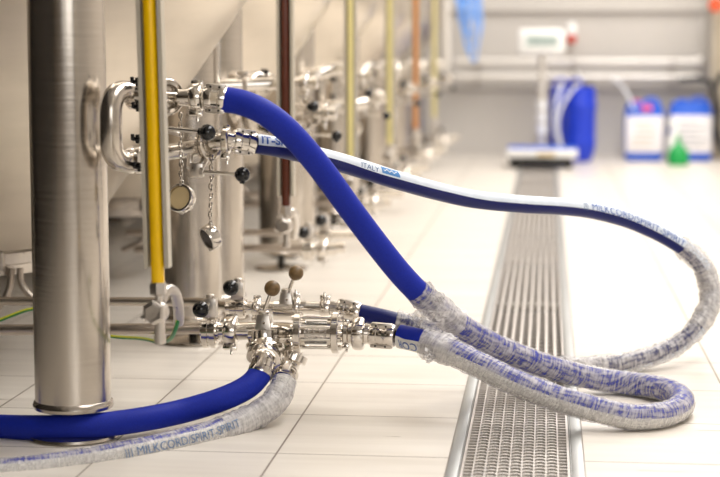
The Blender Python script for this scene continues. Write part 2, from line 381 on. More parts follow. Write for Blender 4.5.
# ------------------------------------------------------------------ level gauges (one per bay, liquids differ)
liq = ['amber', 'brown', 'pale', 'pale', 'orange', 'pale']
liqn = ['bright amber', 'dark brown', 'pale yellow', 'pale yellow', 'orange', 'pale yellow']
gl = ['sharp and nearest, left foreground', 'second from the camera', 'third from the camera, left of the small valves', 'fourth from the camera', 'fifth from the camera', 'farthest, beside the white elbow pipe']
Yg = 3.08
def gauge(k):
    Xg = P(155.8, 140, Yg).x; o = Vector((Xg, Yg, 0))
    g = thing('level_gauge', o, f'upright gauge tube of {liqn[k]} liquid, {gl[k]}', 'gauge', 'level gauges along the tanks')
    zb = P(150, 268, Yg).z; zt = 1.75
    b = B(); w = .0218
    box(b, (Xg, Yg + .024, (zb + zt) / 2), (2 * w, .003, zt - zb))
    for s in (-1, 1):
        box(b, (Xg + s * w, Yg + .010, (zb + zt) / 2), (.003, .03, zt - zb))
        box(b, (Xg + s * (w - .003), Yg - .0045, (zb + zt) / 2), (.007, .002, zt - zb))
    build('channel', b, M['alu'], g)
    b = B(); rod(b, (Xg, Yg + .006, zb - .03), (Xg, Yg + .006, zt), .0125, 28); tu = build('liquid_tube', b, M[liq[k]], g, f'{liqn[k]} liquid column')
    zn = P(157, 289, Yg).z
    b = B(); lathe(b, [(-.012, 0), (-.012, .013), (-.010, .0165), (.008, .0165), (.012, .0145), (.012, 0)], (Xg, Yg + .006, zn), (0, 0, 1), 6)
    lathe(b, [(-.03, .0075), (-.010, .0075)], (Xg, Yg + .006, zn), (0, 0, 1), 20); build('gland_nut', b, M['cast'], g)
    c = Vector((Xg - .002, Yg + .004, P(155, 312, Yg).z))
    b = B(); ball(b, c, .022, 24)
    lathe(b, [(-.024, 0), (-.024, .017), (-.02, .022), (.0, .022), (0, 0)], c, (.15, 1, 0), 6)
    lathe(b, [(0, .023), (.020, .023), (.023, .020), (.023, .012), (.019, .011), (.019, .006), (.024, .006), (.024, 0)], c, (-.25, -1, .1), 6)
    rod(b, c + Vector((-.005, 0, .005)), c + Vector((-.028, -.006, -.014)), .007, 14); build('valve_body', b, M['cast'], g)
    b = B(); lathe(b, [(0, 0), (0, .010), (-.030, .010), (-.030, .0115), (-.045, .0115), (-.047, .009), (-.047, 0)], c + Vector((.003, 0, -.014)), (0, 0, 1), 20); build('nozzle', b, M['cast'], g)
    b = B(); pts = [P(161, 300, Yg + .02), P(166, 291, Yg + .03), P(173, 291, Yg + .06), P(177, 300, Yg + .11), P(178.5, 312, Yg + .16), P(178, 322, Yg + .2)]
    tube(b, catmull(pts, 6), .0110, 18); build('return_elbow', b, M['cast'], g)
    return g, tu
g0, t0 = gauge(0)
for k in range(1, NBAY):
    gg = dup(g0, (0, PITCH * k, 0), f'upright gauge tube of {liqn[k]} liquid, {gl[k]}')
    for c in kids(gg):
        if c.name.startswith('liquid_tube'):
            me = c.data.copy(); me.materials[0] = M[liq[k]]; c.data = me; c['label'] = f'{liqn[k]} liquid column'

lean = -.018                                   # the nearest gauge leans a little
g0.rotation_euler = (0, lean, 0); g0.location.x -= .33 * math.sin(lean)
# ------------------------------------------------------------------ fittings
XA = Vector((1, 0, 0))
def clamp_bm(b, c, ax, r, w=.013, wing=(0, 0, -1)):
    """tri-clamp ring: two half rings, hinge and a nut"""
    c = Vector(c); ax = Vector(ax).normalized()
    lathe(b, [(-w / 2, 0), (-w / 2, r * .80), (-w * .42, r * .93), (-w * .25, r), (w * .25, r), (w * .42, r * .93), (w / 2, r * .80), (w / 2, 0)], c, ax, 40)
    wv = Vector(wing).normalized(); side = ax.cross(wv)
    for s in (1,):
        q = c + wv * (r + .004); rot = Matrix((ax, side, wv)).transposed()
        box(b, q, (w * 1.0, .016, .012), rot, .0015)
        rod(b, q - side * .004, q + side * .018, .0028, 10)
        ball(b, q + side * .017, .006, 12); box(b, q + side * .019, (.004, .006, .02), rot, .001)
    q = c - wv * (r + .002); box(b, q, (w * .9, .010, .008), Matrix((ax, side, wv)).transposed(), .0015)
def pipe_thing(name, pts, r, label, cat, m='pipe', group=None, per=8):
    o = thing(name, Vector(pts[0]), label, cat, group)
    b = B(); tube(b, catmull(pts, per) if len(pts) > 2 else [Vector(p) for p in pts], r, 24); build('pipe_run', b, M[m], o)
    return o
def valve(name, c, ax, r, label, neckdir, ballpos, ballr, neck_h, neck_w, knob='black', group=None, taper=1.0, body_w=.022, lever_r=.0034, lever_from=None, halfneck=True):
    """butterfly valve: round body on the pipe axis, neck block, lever and ball knob"""
    c = Vector(c); o = thing(name, c, label, 'valve', group); ax = Vector(ax).normalized(); nd = Vector(neckdir).normalized()
    b = B(); w = body_w
    lathe(b, [(-w, 0), (-w, r * .62), (-w * .8, r * .62), (-w * .75, r * .9), (-w * .7, r), (-w * .15, r), (-w * .1, r * .9), (w * .1, r * .9), (w * .15, r), (w * .7, r), (w * .75, r * .9), (w * .8, r * .62), (w, r * .62), (w, 0)], c, ax, 40)
    for a in range(4):
        q = c + (Quaternion(ax, PI / 4 + a * PI / 2) @ nd) * (r * .88)
        lathe(b, [(-w * .9, 0), (-w * .9, .0035), (w * .9, .0035), (w * .9, 0)], q, ax, 6)
    build('body', b, M['steel'], o)
    b = B(); side = ax.cross(nd); rot = Matrix((ax, side, nd)).transposed()
    q0 = c + nd * (r * .85); box(b, q0 + nd * (neck_h / 2), (neck_w, neck_w * .9, neck_h), rot, .002, taper=taper)
    lathe(b, [(0, 0), (0, neck_w * .3), (.007, neck_w * .3), (.009, neck_w * .2), (.009, 0)], q0 + nd * neck_h, nd, 20)
    for s in (-1, 1): lathe(b, [(0, 0), (0, .004), (.004, .004), (.004, 0)], q0 + nd * (neck_h * .6) + ax * s * neck_w * .22 - side * neck_w * .45, -side, 12)
    build('neck', b, M['cast'], o)
    lf = Vector(lever_from) if lever_from else q0 + nd * (neck_h * .75); bp = Vector(ballpos)
    b = B(); rod(b, lf, bp, lever_r, 14); lv = build('lever', b, M['steel'], o)
    b = B(); ball(b, bp, ballr, 28); lathe(b, [(-ballr * 1.15, 0), (-ballr * 1.15, ballr * .45), (-ballr * .7, ballr * .62), (-ballr * .7, 0)], bp, (bp - lf), 20)
    build('knob', b, M[knob], lv, 'worn olive-brown ball' if knob == 'olive' else 'glossy black ball')
    return o
def clamp_thing(c, ax, r, label, w=.013, wing=(0, 0, -1), group=None, wingm='steel'):
    o = thing('pipe_clamp', Vector(c), label, 'clamp', group)
    b = B(); lathe(b, [(-w / 2, 0), (-w / 2, r * .80), (-w * .42, r * .93), (-w * .25, r), (w * .25, r), (w * .42, r * .93), (w / 2, r * .80), (w / 2, 0)], c, ax, 40)
    lathe(b, [(-w * 1.4, 0), (-w * 1.4, r * .55), (-w * .5, r * .62), (w * .5, r * .62), (w * 1.4, r * .55), (w * 1.4, 0)], c, ax, 32)
    build('ring', b, M['steel'], o)
    c = Vector(c); ax = Vector(ax).normalized(); wv = Vector(wing).normalized(); side = ax.cross(wv); rot = Matrix((ax, side, wv)).transposed()
    b = B(); q = c + wv * (r + .003); box(b, q, (w, .018, .011), rot, .0015); rod(b, q - side * .012, q + side * .02, .0028, 10)
    ball(b, q + side * .016, .0055, 12); box(b, q + side * .02, (.005, .006, .026), rot, .001)
    build('wing_nut', b, M[wingm], o)
    b = B(); q = c - wv * (r + .001); box(b, q, (w * .9, .012, .009), rot, .0015); build('hinge', b, M[wingm], o)
    return o

Yu = 3.42                                   # upper fittings
UPc = P(150, 97, Yu).z
grp = {}
BAY = []                                    # things copied into every further bay, with label text
def bay(o, text): BAY.append((o, text)); return o

# U-bend
Yb = 3.36
ub = thing('u_bend_pipe', P(120, 170, Yb), 'polished U-shaped pipe bend left of the amber gauge tube', 'pipe', 'U-bends of the bays')
b = B()
pts = [P(148, 96, Yb), P(136, 94, Yb), P(124, 91.5, Yb - .02), P(115.5, 95, Yb - .045), P(111.5, 105, Yb - .06), P(111, 125, Yb - .065), P(111.5, 146, Yb - .06), P(115.5, 157, Yb - .045), P(124, 161.5, Yb - .02), P(136, 160, Yb), P(147, 156, Yb)]
tube(b, catmull(pts, 8), mm(11.2, Yb), 28); build('bend', b, M['leg'], ub)
for x, y, s in ((137, 95.5, 1), (136, 160, -.2)):
    b = B(); lathe(b, [(-.018, 0), (-.018, mm(11.5, Yb)), (-.012, mm(14, Yb)), (-.004, mm(14, Yb)), (-.004, mm(12, Yb)), (.004, mm(12, Yb)), (.004, mm(14, Yb)), (.012, mm(14, Yb)), (.018, mm(11, Yb)), (.018, 0)], P(x - 1, y, Yb), (1, 0, 0), 36); build('end_ferrule', b, M['steel'], ub)
for x, y in ((137, 82), (138, 107), (137.5, 139), (139.5, 167)):
    b = B(); c = P(x, y, Yb - .03); rod(b, c - Vector((.0, .0, .009)), c + Vector((0, 0, .009)), .004, 10); box(b, c, (.018, .012, .009), bev=.002); box(b, c + Vector((-.009, -.004, .004)), (.007, .007, .013), bev=.0015); build('wing_nut', b, M['black'], ub, 'black wing nut')
bay(ub, 'polished U-shaped pipe bend')
# upper straight run behind the gauge, the round clamp face-on and the valve body towards hose
o = pipe_thing('pipe', [P(146, 96, Yb), P(176, 97, Yu + .01), P(196, 97, Yu)], mm(6.5, Yu), 'short polished pipe behind the amber gauge feeding the top hose', 'pipe', 'steel', 'upper pipes'); bay(o, 'short upper feed pipe')
rg = thing('round_check_valve', P(165, 97, Yu), 'wide round polished valve housing just right of the amber gauge', 'valve', 'round valve housings')
b = B(); axr = Vector((.62, -.78, .05)); rr = mm(17.5, Yu); c = P(166, 97, Yu)
lathe(b, [(-.03, 0), (-.03, rr * .55), (-.012, rr * .75), (-.008, rr), (.004, rr), (.006, rr * .93), (.012, rr * .9), (.014, rr * .72), (.004, rr * .62), (.006, rr * .4), (.012, rr * .3), (.012, 0)], c, axr, 48)
build('housing', b, M['steel'], rg)
b = B(); torus(b, c + axr * .006, axr, rr * .98, .0035, 48, 10); build('rim_band', b, M['steel'], rg)
bay(rg, 'wide round valve housing')
o = clamp_thing(P(196.5, 97.5, Yu), XA, mm(15, Yu), 'polished pipe clamp holding the upper hose coupling', w=.026, wing=(0, -.3, -1), group='upper clamps'); bay(o, 'polished clamp on the upper pipe end')
# end stub in further bays
o = thing('blanking_plug', P(206, 97, Yu), 'unused', 'plug')   # placed only in further bays (see below)
b = B(); lathe(b, [(0, 0), (0, .02), (.018, .02), (.022, .014), (.022, 0)], P(205, 97, Yu), XA, 28); build('cap_body', b, M['steel'], o)
CAPSRC = o
# lower run
Yl = 3.44
o = pipe_thing('pipe', [P(140, 158, Yb), P(160, 153.5, Yl + .005), P(204, 147, Yl)], mm(8.3, Yl), 'polished pipe sloping right from the lower end of the U-bend', 'pipe', 'steel', 'lower pipes'); bay(o, 'sloping lower pipe')
vc = P(208, 144.5, Yl); ax2 = Vector((.85, -.52, .08))
o = valve('butterfly_valve', vc, ax2, mm(16, Yl), 'butterfly valve with black ball lever pointing left, on the lower hose pipe', (0, -.6, .8), P(207.5, 132.5, Yl - .075), mm(8.4, Yl - .07), .015, .018, group='upper butterfly valves', body_w=.012, lever_r=.0048, lever_from=P(158, 127.5, Yl - .055))
b = B(); lathe(b, [(0, 0), (0, .008), (.012, .008), (.012, 0)], P(156, 127.4, Yl - .055), (1, 0, 0), 12); rod(b, P(158, 127.5, Yl - .055), vc + Vector((-.06, 0, .02)), .005, 12); build('hinge', b, M['cast'], o)
bay(o, 'butterfly valve on the lower pipe')
lv = thing('sampling_valve', P(200, 170, Yl), 'small sampling valve with horizontal lever and black ball, below the lower hose coupling', 'valve', 'sampling valves')
b = B(); rod(b, P(206, 158, Yl), P(201, 166, Yl - .02), .008, 16); box(b, P(197, 170, Yl - .02), (.028, .02, .03), bev=.003); lathe(b, [(-.004, 0), (-.004, .009), (.004, .009), (.004, 0)], P(201.5, 172, Yl - .035), (1, 0, 0), 6); rod(b, P(190, 168, Yl - .02), P(190, 152, Yl), .007, 14); build('body', b, M['cast'], lv)
b = B(); rod(b, P(201, 172, Yl - .035), P(240, 174.4, Yl - .04), .0046, 14); l2 = build('lever', b, M['steel'], lv)
b = B(); c = P(242.3, 174.6, Yl - .04); ball(b, c, mm(7.8, Yl), 28); lathe(b, [(mm(6, Yl), 0), (mm(6, Yl), .007), (mm(9.2, Yl), .005), (mm(9.2, Yl), 0)], c, (0, 0, -1), 16); build('knob', b, M['black'], l2, 'glossy black ball')
bay(lv, 'small sampling valve with black ball')
o = clamp_thing(P(226, 141.5, Yl), XA, mm(14, Yl), 'polished pipe clamp holding the lower hose coupling', w=.016, wing=(0, -.3, -1), group='lower clamps'); bay(o, 'polished clamp on the lower pipe end')
o = pipe_thing('pipe', [P(210, 142.5, Yl), P(234, 141, Yl)], mm(8, Yl), 'stubby pipe between butterfly valve and lower hose coupling', 'pipe', 'steel', 'stub pipes'); bay(o, 'stubby pipe after the butterfly valve')

# caps hanging on chains
def chain_cap(name, top, cap_c, n_links, axis, r, label, face, Y):
    o = thing(name, Vector(cap_c), label, 'lid', 'hanging lids')
    top = Vector(top); ax = Vector(axis).normalized()
    edge = Vector(cap_c) + Vector((0, 0, r * .95)) * (1 - .25 * abs(ax.z)); b = B()
    for i in range(n_links):
        c = top.lerp(edge, (i + .5) / n_links) + Vector((.0012 * math.sin(i * 1.9), 0, 0)); h = (top - edge).length / n_links
        torus(b, c, (1, .25, 0) if i % 2 else (.25, 1, 0), h * .36, .0018, 14, 6, sx=1.7)
    ch = build('chain', b, M['steel'], o); ch['kind'] = 'stuff'
    b = B(); w = .022
    lathe(b, [(-w / 2, 0), (-w / 2, r * .95), (-w * .4, r), (w * .4, r), (w / 2, r * .97), (w / 2, r * .84), (w * .2, r * .82), (w * .15, 0)], cap_c, ax, 48); build('lid', b, M['steel'], o)
    b = B(); lathe(b, [(w * .16, r * .8), (w * .30, r * .78), (w * .30, 0)], cap_c, ax, 40); build('inner_face', b, M[face], o)
    b = B(); box(b, Vector(cap_c) + Vector((0, 0, r)), (.008, .008, .006), bev=.001); box(b, Vector(cap_c) - Vector((0, 0, r)), (.007, .007, .006), bev=.001); build('lug', b, M['cast'], o)
    return o
o = chain_cap('hanging_lid', P(180.5, 113, Yl - .05), P(181.5, 198.5, Yl - .05), 15, (-.32, -.92, .28), mm(14.5, Yl), 'round steel cap with beige inside hanging on a chain right of the amber gauge', 'beige', Yl); bay(o, 'round cap hanging on a chain')
chain_cap('hanging_lid', P(211.5, 156, Yl - .03), P(210.5, 237, Yl - .03), 15, (-.70, -.55, -.40), mm(13, Yl), 'tilted round steel cap hanging lower on a chain, hollow side down', 'pit', Yl)  # dark inner face paints the shade of the hollow

# ---- low manifold
Ym = 3.66; Yk = 3.86
o = pipe_thing('pipe', [P(-30, 330, Ym + .04), P(205, 328.5, Ym + .01)], mm(5.8, Ym), 'lower horizontal steel pipe near the floor leading to the front valve', 'pipe', 'pipe', 'low front pipes'); bay(o, 'low horizontal pipe')
o = pipe_thing('pipe', [P(-30, 301, 4.0), P(150, 301.6, 3.99), P(200, 302.2, 3.97), P(218, 305, 3.92), P(238, 308, 3.86)], mm(4.6, 4.0), 'thin horizontal steel pipe behind and above the lower pipe', 'pipe', 'pipe', 'low rear pipes'); bay(o, 'thin low horizontal pipe')
zc = P(210, 331, Ym).z; ym_ = 331.5
o = valve('butterfly_valve', P(210.5, ym_, Ym), XA, mm(17, Ym), 'low front butterfly valve with black ball knob, right of the amber gauge', (0, 0, 1), P(200.8, 309.5, Ym - .065), mm(8.7, Ym - .06), .044, .030, group='low front valves', body_w=.020); bay(o, 'low front butterfly valve')
o = clamp_thing(P(231, ym_ - .5, Ym), XA, mm(15.5, Ym), 'polished clamp between the black-knobbed and olive-knobbed front valves', w=.030, wing=(0, -.4, -1), group='low front clamps'); bay(o, 'polished low clamp')
o = pipe_thing('pipe', [P(218, 330.5, Ym), P(262, 329, Ym)], mm(8, Ym), 'short polished pipe entering the olive-knobbed front valve', 'pipe', 'steel', 'low stub pipes'); bay(o, 'short low stub pipe')
yk_ = 308
o = valve('butterfly_valve', P(238, yk_, Yk), XA, mm(10.5, Yk), 'low rear butterfly valve with black ball knob, behind the front valve', (0, 0, 1), P(230.8, 287.8, Yk - .05), mm(8.2, Yk), .042, .030, group='low rear valves', body_w=.022); bay(o, 'low rear butterfly valve')
o = pipe_thing('pipe', [P(226, yk_, Yk), P(290, yk_ - .3, Yk)], mm(6.6, Yk), 'short polished pipe linking the two rear low valves', 'pipe', 'steel', 'low rear stub pipes'); bay(o, 'short low rear stub pipe')
clamp_thing(P(257, 308, Yk), XA, mm(10.5, Yk), 'small clamp on the rear low pipe between its two valves', w=.02, wing=(0, -.4, -1))
# olive valves: tapered blocks with long levers
def olive(cpx, cpy, Y, top, ballp, ballr, lab, wpx, hpx):
    c = P(cpx, cpy, Y); o = thing('plug_valve', c, lab, 'valve')
    b = B(); box(b, c, (mm(wpx, Y), mm(wpx, Y) * .95, mm(hpx, Y)), bev=.003, taper=.66)
    lathe(b, [(0, 0), (0, .012), (.006, .012), (.008, .009), (.008, 0)], c + Vector((0, 0, mm(hpx, Y) / 2 - .001)), (0, 0, 1), 24)
    build('body', b, M['cast'], o)
    b = B()
    for dx, dz in ((.003, .010), (.006, -.006), (-.006, -.008)):
        lathe(b, [(0, 0), (0, .0032), (.003, .0032), (.003, 0)], c + Vector((dx, -mm(wpx, Y) * .42, dz)), (0, -1, .15), 6)
    lathe(b, [(-mm(wpx, Y) * .75, 0), (-mm(wpx, Y) * .75, mm(10, Y)), (mm(wpx, Y) * .75, mm(10, Y)), (mm(wpx, Y) * .75, 0)], c - Vector((0, 0, mm(hpx, Y) * .32)), XA, 28)
    build('bolted_flange', b, M['steel'], o)
    b = B(); t = P(*top, Y); q = P(*ballp, Y - .01); rod(b, t, q, .0042, 14); l = build('lever', b, M['steel'], o)
    b = B(); ball(b, q, ballr, 28); build('knob', b, M['olive'], l, 'worn olive-brown ball')
    return o
olive(264, 326, Ym, (263.5, 313), (272.3, 288.3), mm(8.2, Ym), 'plug valve with worn olive ball lever above the blue hose elbow', 20, 26)
olive(286.5, 303, Yk, (288, 293), (296, 273), mm(7.7, Yk), 'rear plug valve with worn olive ball lever leaning right', 17, 24)
# elbows down to the two floor hoses
e1 = thing('pipe_elbow', P(264, 350, Ym), 'fat polished elbow carrying the plain blue floor hose', 'pipe')
b = B(); tube(b, catmull([P(264, 333, Ym), P(264.5, 345, Ym - .01), P(265, 355, Ym - .04), P(265.5, 362, Ym - .08)], 8), mm(15, Ym), 32)
torus(b, P(264.6, 347, Ym - .012), (0, .25, 1), mm(14, Ym), mm(5.5, Ym), 40, 14)
build('elbow_body', b, M['steel'], e1)
b = B(); lathe(b, [(-.007, mm(12, Ym)), (-.007, mm(18.5, Ym)), (.007, mm(18.5, Ym)), (.007, mm(12, Ym))], P(264.8, 357, Ym - .05), (-.1, -.7, -.75), 40); build('clamp_band', b, M['steel'], e1)
e2 = thing('pipe_elbow', P(290, 352, Ym + .08), 'polished curved elbow behind the first, carrying the film-wrapped floor hose', 'pipe')
b = B(); tube(b, catmull([P(284, 330, Ym + .08), P(291, 341, Ym + .08), P(294, 354, Ym + .06), P(290, 366, Ym + .03), P(286, 374, Ym)], 8), mm(9.5, Ym), 28); build('elbow_body', b, M['steel'], e2)
b = B(); lathe(b, [(-.008, mm(9, Ym)), (-.008, mm(14.5, Ym)), (.008, mm(14.5, Ym)), (.008, mm(9, Ym))], P(293.5, 357, Ym + .05), (-.35, -.3, -.9), 36)
lathe(b, [(-.008, mm(9, Ym)), (-.008, mm(13, Ym)), (.008, mm(13, Ym)), (.008, mm(9, Ym))], P(287, 335, Ym + .08), (.6, -.1, -.8), 36); build('clamp_band', b, M['steel'], e2)
tag(build('pipe_link', (lambda b: (tube(b, catmull([P(264, 334, Ym), P(276, 331, Ym + .03), P(297, 332, Ym)], 8), mm(9, Ym), 24), b)[1])(B()), M['steel']), 'short polished link pipe between the olive valve and the sight glass', 'pipe')
# sight glass union
sg = thing('sight_glass', P(317, 332, Ym), 'cylindrical sight glass with tie rods between two round flanges', 'sight glass')
b = B()
for x, r in ((298.5, 21), (336, 21.5)):
    if x > 300: b = B()
    lathe(b, [(-.008, 0), (-.008, mm(r - 1, Ym)), (-.006, mm(r, Ym)), (.006, mm(r, Ym)), (.008, mm(r - 1, Ym)), (.008, 0)], P(x, 332.5, Ym), XA, 48)
    lathe(b, [(-.006, 0), (-.006, mm(15, Ym)), (.006, mm(15, Ym)), (.006, 0)], P(x + (5 if x < 300 else -5), 332.5, Ym), XA, 36)
    build('flange', b, M['steel'], sg)
b = B(); p0 = P(303, 332.5, Ym); p1 = P(332, 332.5, Ym); lathe(b, [(0, mm(12, Ym)), ((p1 - p0).length, mm(12, Ym))], p0, XA, 36); build('glass_cylinder', b, M['glass'], sg)
b = B(); rod(b, p0, p1, mm(4, Ym), 20)
for x in (308, 313.5, 319, 324.5): lathe(b, [(-.002, 0), (-.002, mm(7.5, Ym)), (.002, mm(7.5, Ym)), (.002, 0)], P(x, 332.5, Ym), XA, 24)
build('inner_spindle', b, M['steel'], sg)
for a in range(8):
    b = B(); dv = Vector((0, math.cos(a * PI / 4 + .3), math.sin(a * PI / 4 + .3))) * mm(16.5, Ym)
    rod(b, p0 + dv - XA * .02, p1 + dv + XA * .02, .0030, 10)
    for q in (p0 - XA * .019, p1 + XA * .019): lathe(b, [(-.004, 0), (-.004, .0055), (.004, .0055), (.004, 0)], q + dv, XA, 6)
    build('tie_rod', b, M['steel'], sg)
pipe_thing('pipe', [P(336, 332.5, Ym), P(372, 333, Ym)], mm(8.5, Ym), 'short polished pipe between sight glass and hose coupling', 'pipe', 'steel')
clamp_thing(P(346, 333, Ym), XA, mm(12, Ym), 'slim clamp directly right of the sight glass', w=.014, wing=(0, -.2, -1))
clamp_thing(P(358.5, 333.5, Ym), XA, mm(17, Ym), 'broad clamp holding the front low hose coupling', w=.028, wing=(0, .9, -.3))
# rear line to the second low coupling
pipe_thing('pipe', [P(290, 307, Yk), P(338, 309, Yk)], mm(6.5, Yk), 'rear polished pipe running right above the sight glass', 'pipe', 'steel')
clamp_thing(P(325.5, 308, Yk), XA, mm(9.5, Yk), 'small square-shouldered clamp on the rear pipe above the sight glass', w=.024, wing=(0, .1, 1))
clamp_thing(P(297, 307, Yk), XA, mm(11, Yk), 'clamp on the rear pipe right of the leaning olive lever', w=.016, wing=(0, .1, 1))

# copies for the further bays
for k in range(1, NBAY):
    for o, text in BAY: dup(o, (0, PITCH * k, 0), f'{text} of the {ORD[k]} tank bay from the camera')
    c = dup(CAPSRC, (0, PITCH * k, 0), f'blanking plug on the upper pipe of the {ORD[k]} tank bay'); c['group'] = 'blanking plugs'
    c = dup(CAPSRC, (P(234, 141, Yl).x - P(205, 97, Yu).x, PITCH * k, P(234, 141, Yl).z - P(205, 97, Yu).z), f'blanking plug on the lower pipe of the {ORD[k]} tank bay'); c['group'] = 'blanking plugs'
for c in kids(CAPSRC): bpy.data.objects.remove(c)
bpy.data.objects.remove(CAPSRC)
# header pipe of bay 1 seen right of the upper coupling
hp = pipe_thing('header_pipe', [P(214, 86, 4.76), P(277, 83.5, 4.80)], mm(6.8, 4.76), 'pale steel header pipe behind the upper hose, ending at the brown gauge', 'pipe', 'steel')
b = B(); lathe(b, [(-.006, 0), (-.006, mm(9, 5)), (.006, mm(9, 5)), (.006, 0)], P(246, 85, 4.78), XA, 30); c = P(243, 73, 4.78); box(b, c, (.034, .014, .012), bev=.003); rod(b, c, P(243, 80, 4.78), .005, 10); build('wing_clamp', b, M['cast'], hp)
hp = pipe_thing('header_pipe', [P(292, 77, 6.3), P(318, 74, 6.3), P(330, 70, 6.32), P(352, 67, 6.35)], mm(6, 6.5), 'bright bent header pipe between the brown and pale gauges', 'pipe', 'steel')
b = B(); lathe(b, [(-.02, 0), (-.02, mm(8, 6.5)), (.02, mm(8, 6.5)), (.02, 0)], P(300, 76, 6.3), XA, 30); build('ferrule', b, M['steel'], hp)
hp = pipe_thing('header_pipe', [P(296, 112, 6.35), P(318, 109, 6.35), P(352, 105, 6.37), P(366, 103, 6.4)], mm(6, 6.7), 'pale lower header pipe running past the third gauge', 'pipe', 'steel')

# white L pipe at the far end
pipe_thing('supply_pipe', [P(416, 69.6, 11.3), P(425, 69.8, 11.3), P(437, 70, 11.3), P(443, 69, 11.3), P(445.5, 64, 11.3), P(445.5, 40, 11.3), P(445.5, -30, 11.3)], mm(4.6, 11.3), 'white pipe turning up at the end of the tank row', 'pipe', 'wpipe')

# ------------------------------------------------------------------ hoses
class Hose:
    def __init__(s, pts, sdirs, per=14, n=40):
        s.n = n; path = catmull(pts, per); L = [0]
        for a, c in zip(path, path[1:]): L.append(L[-1] + (c - a).length)
        s.L = L[-1]; step = .006; m = int(s.L / step) + 1; out = []; j = 0
        for i in range(m + 1):
            t = s.L * i / m
            while j < len(L) - 2 and L[j + 1] < t: j += 1
            out.append(path[j].lerp(path[j + 1], (t - L[j]) / max(L[j + 1] - L[j], 1e-9)))
        for _ in range(3): out = [out[0]] + [(out[i - 1] + out[i] * 2 + out[i + 1]) / 4 for i in range(1, len(out) - 1)] + [out[-1]]
        s.p = out; s.m = m; s.fr = []
        for i in range(m + 1):
            t = (out[min(i + 1, m)] - out[max(i - 1, 0)]).normalized(); f = i / m
            for (f0, d0), (f1, d1) in zip(sdirs, sdirs[1:]):
                if f0 <= f <= f1: dv = Vector(d0).lerp(Vector(d1), (f - f0) / (f1 - f0)); break
            a = (dv - t * dv.dot(t)).normalized(); s.fr.append((t, a, t.cross(a)))
    def at(s, dist, ang, r):
        x = min(max(dist / s.L, 0), 1) * s.m; i = min(int(x), s.m - 1); f = x - i
        c = s.p[i].lerp(s.p[i + 1], f); a = s.fr[i][1].lerp(s.fr[i + 1][1], f).normalized(); bb = s.fr[i][2].lerp(s.fr[i + 1][2], f).normalized()
        return c + (a * math.cos(ang) + bb * math.sin(ang)) * r
    def near(s, px, py):
        best = (1e9, 0)
        for i, p in enumerate(s.p):
            v = R.transposed() @ (p - CAMP); x = 360 + F * v.x / -v.z; y = 238.5 - F * v.y / -v.z
            best = min(best, ((x - px) ** 2 + (y - py) ** 2, i / s.m * s.L))
        return best[1]
    def skin(s, name, r, mats, half, parent, s0=0, s1=None):
        b = B(); n = s.n; rings = []
        for i in range(s.m + 1):
            t, a, bb = s.fr[i]
            rings.append([b.verts.new(s.p[i] + (a * math.cos(q) + bb * math.sin(q)) * r) for q in [2 * PI * (k + .5) / n for k in range(n)]])
        for A, C in zip(rings, rings[1:]):
            for k in range(n):
                f = b.faces.new((A[k], A[(k + 1) % n], C[(k + 1) % n], C[k]))
                q = 2 * PI * (k + 1) / n; q = q if q < PI else q - 2 * PI
                f.material_index = 1 if (half and abs(q) < half) else 0
        b.faces.new(rings[0][::-1]); b.faces.new(rings[-1])
        return build(name, b, mats, parent, angle=60)
    def film(s, name, r, d0, d1, mat_, parent, amp=.0025, seed=0, label=None):
        b = B(); uvl = b.loops.layers.uv.new('UVMap'); n = 36; step = .005; m = max(3, int((d1 - d0) / step)); rings = []
        for i in range(m + 1):
            dd = d0 + (d1 - d0) * i / m; e = min(1, min(i, m - i) / 6); ring = []
            for k in range(n):
                q = 2 * PI * k / n
                nz = mnoise.noise(Vector((dd * 60 + seed, math.cos(q) * 1.3, math.sin(q) * 1.3))) + .5 * mnoise.noise(Vector((dd * 170 + seed, math.cos(q) * 4, math.sin(q) * 4)))
                ring.append((b.verts.new(s.at(dd, q, r + max(-.001, amp * (nz + .35)))), dd, q))
            rings.append(ring)
        for A, C in zip(rings, rings[1:]):
            for k in range(n):
                k2 = (k + 1) % n; f = b.faces.new((A[k][0], A[k2][0], C[k2][0], C[k][0]))
                for lp, (dd, q) in zip(f.loops, ((A[k][1], A[k][2]), (A[k2][1], A[k][2] + 2 * PI / n), (C[k2][1], A[k][2] + 2 * PI / n), (C[k][1], A[k][2]))): lp[uvl].uv = (dd + seed + q * .004, q)
        return build(name, b, mat_, parent, label, angle=60)
    def text(s, txt, d0, ang, size, r, mat_, parent, name='lettering', flip=1, stretch=1.0, label=None, bold=.0):
        cu = bpy.data.curves.new('t', 'FONT'); cu.body = txt; cu.size = 1; cu.offset = bold; cu.resolution_u = 3
        ob = bpy.data.objects.new('t', cu); COL.objects.link(ob); bpy.context.view_layer.update()
        me = bpy.data.meshes.new_from_object(ob.evaluated_get(bpy.context.evaluated_depsgraph_get()))
        bpy.data.objects.remove(ob); b = B(); b.from_mesh(me)
        bmesh.ops.triangulate(b, faces=b.faces)
        for _ in range(2):
            es = [e for e in b.edges if e.calc_length() > .18]
            if es: bmesh.ops.subdivide_edges(b, edges=es, cuts=1); bmesh.ops.triangulate(b, faces=b.faces)
        h = .35
        for v in b.verts:
            x, y = v.co.x * size * stretch * flip, (v.co.y - h) * size * flip
            v.co = s.at(d0 + x, ang + s.sg * y / r, r + .0006)
        return build(name, b, mat_, parent, label)
    sg = -1
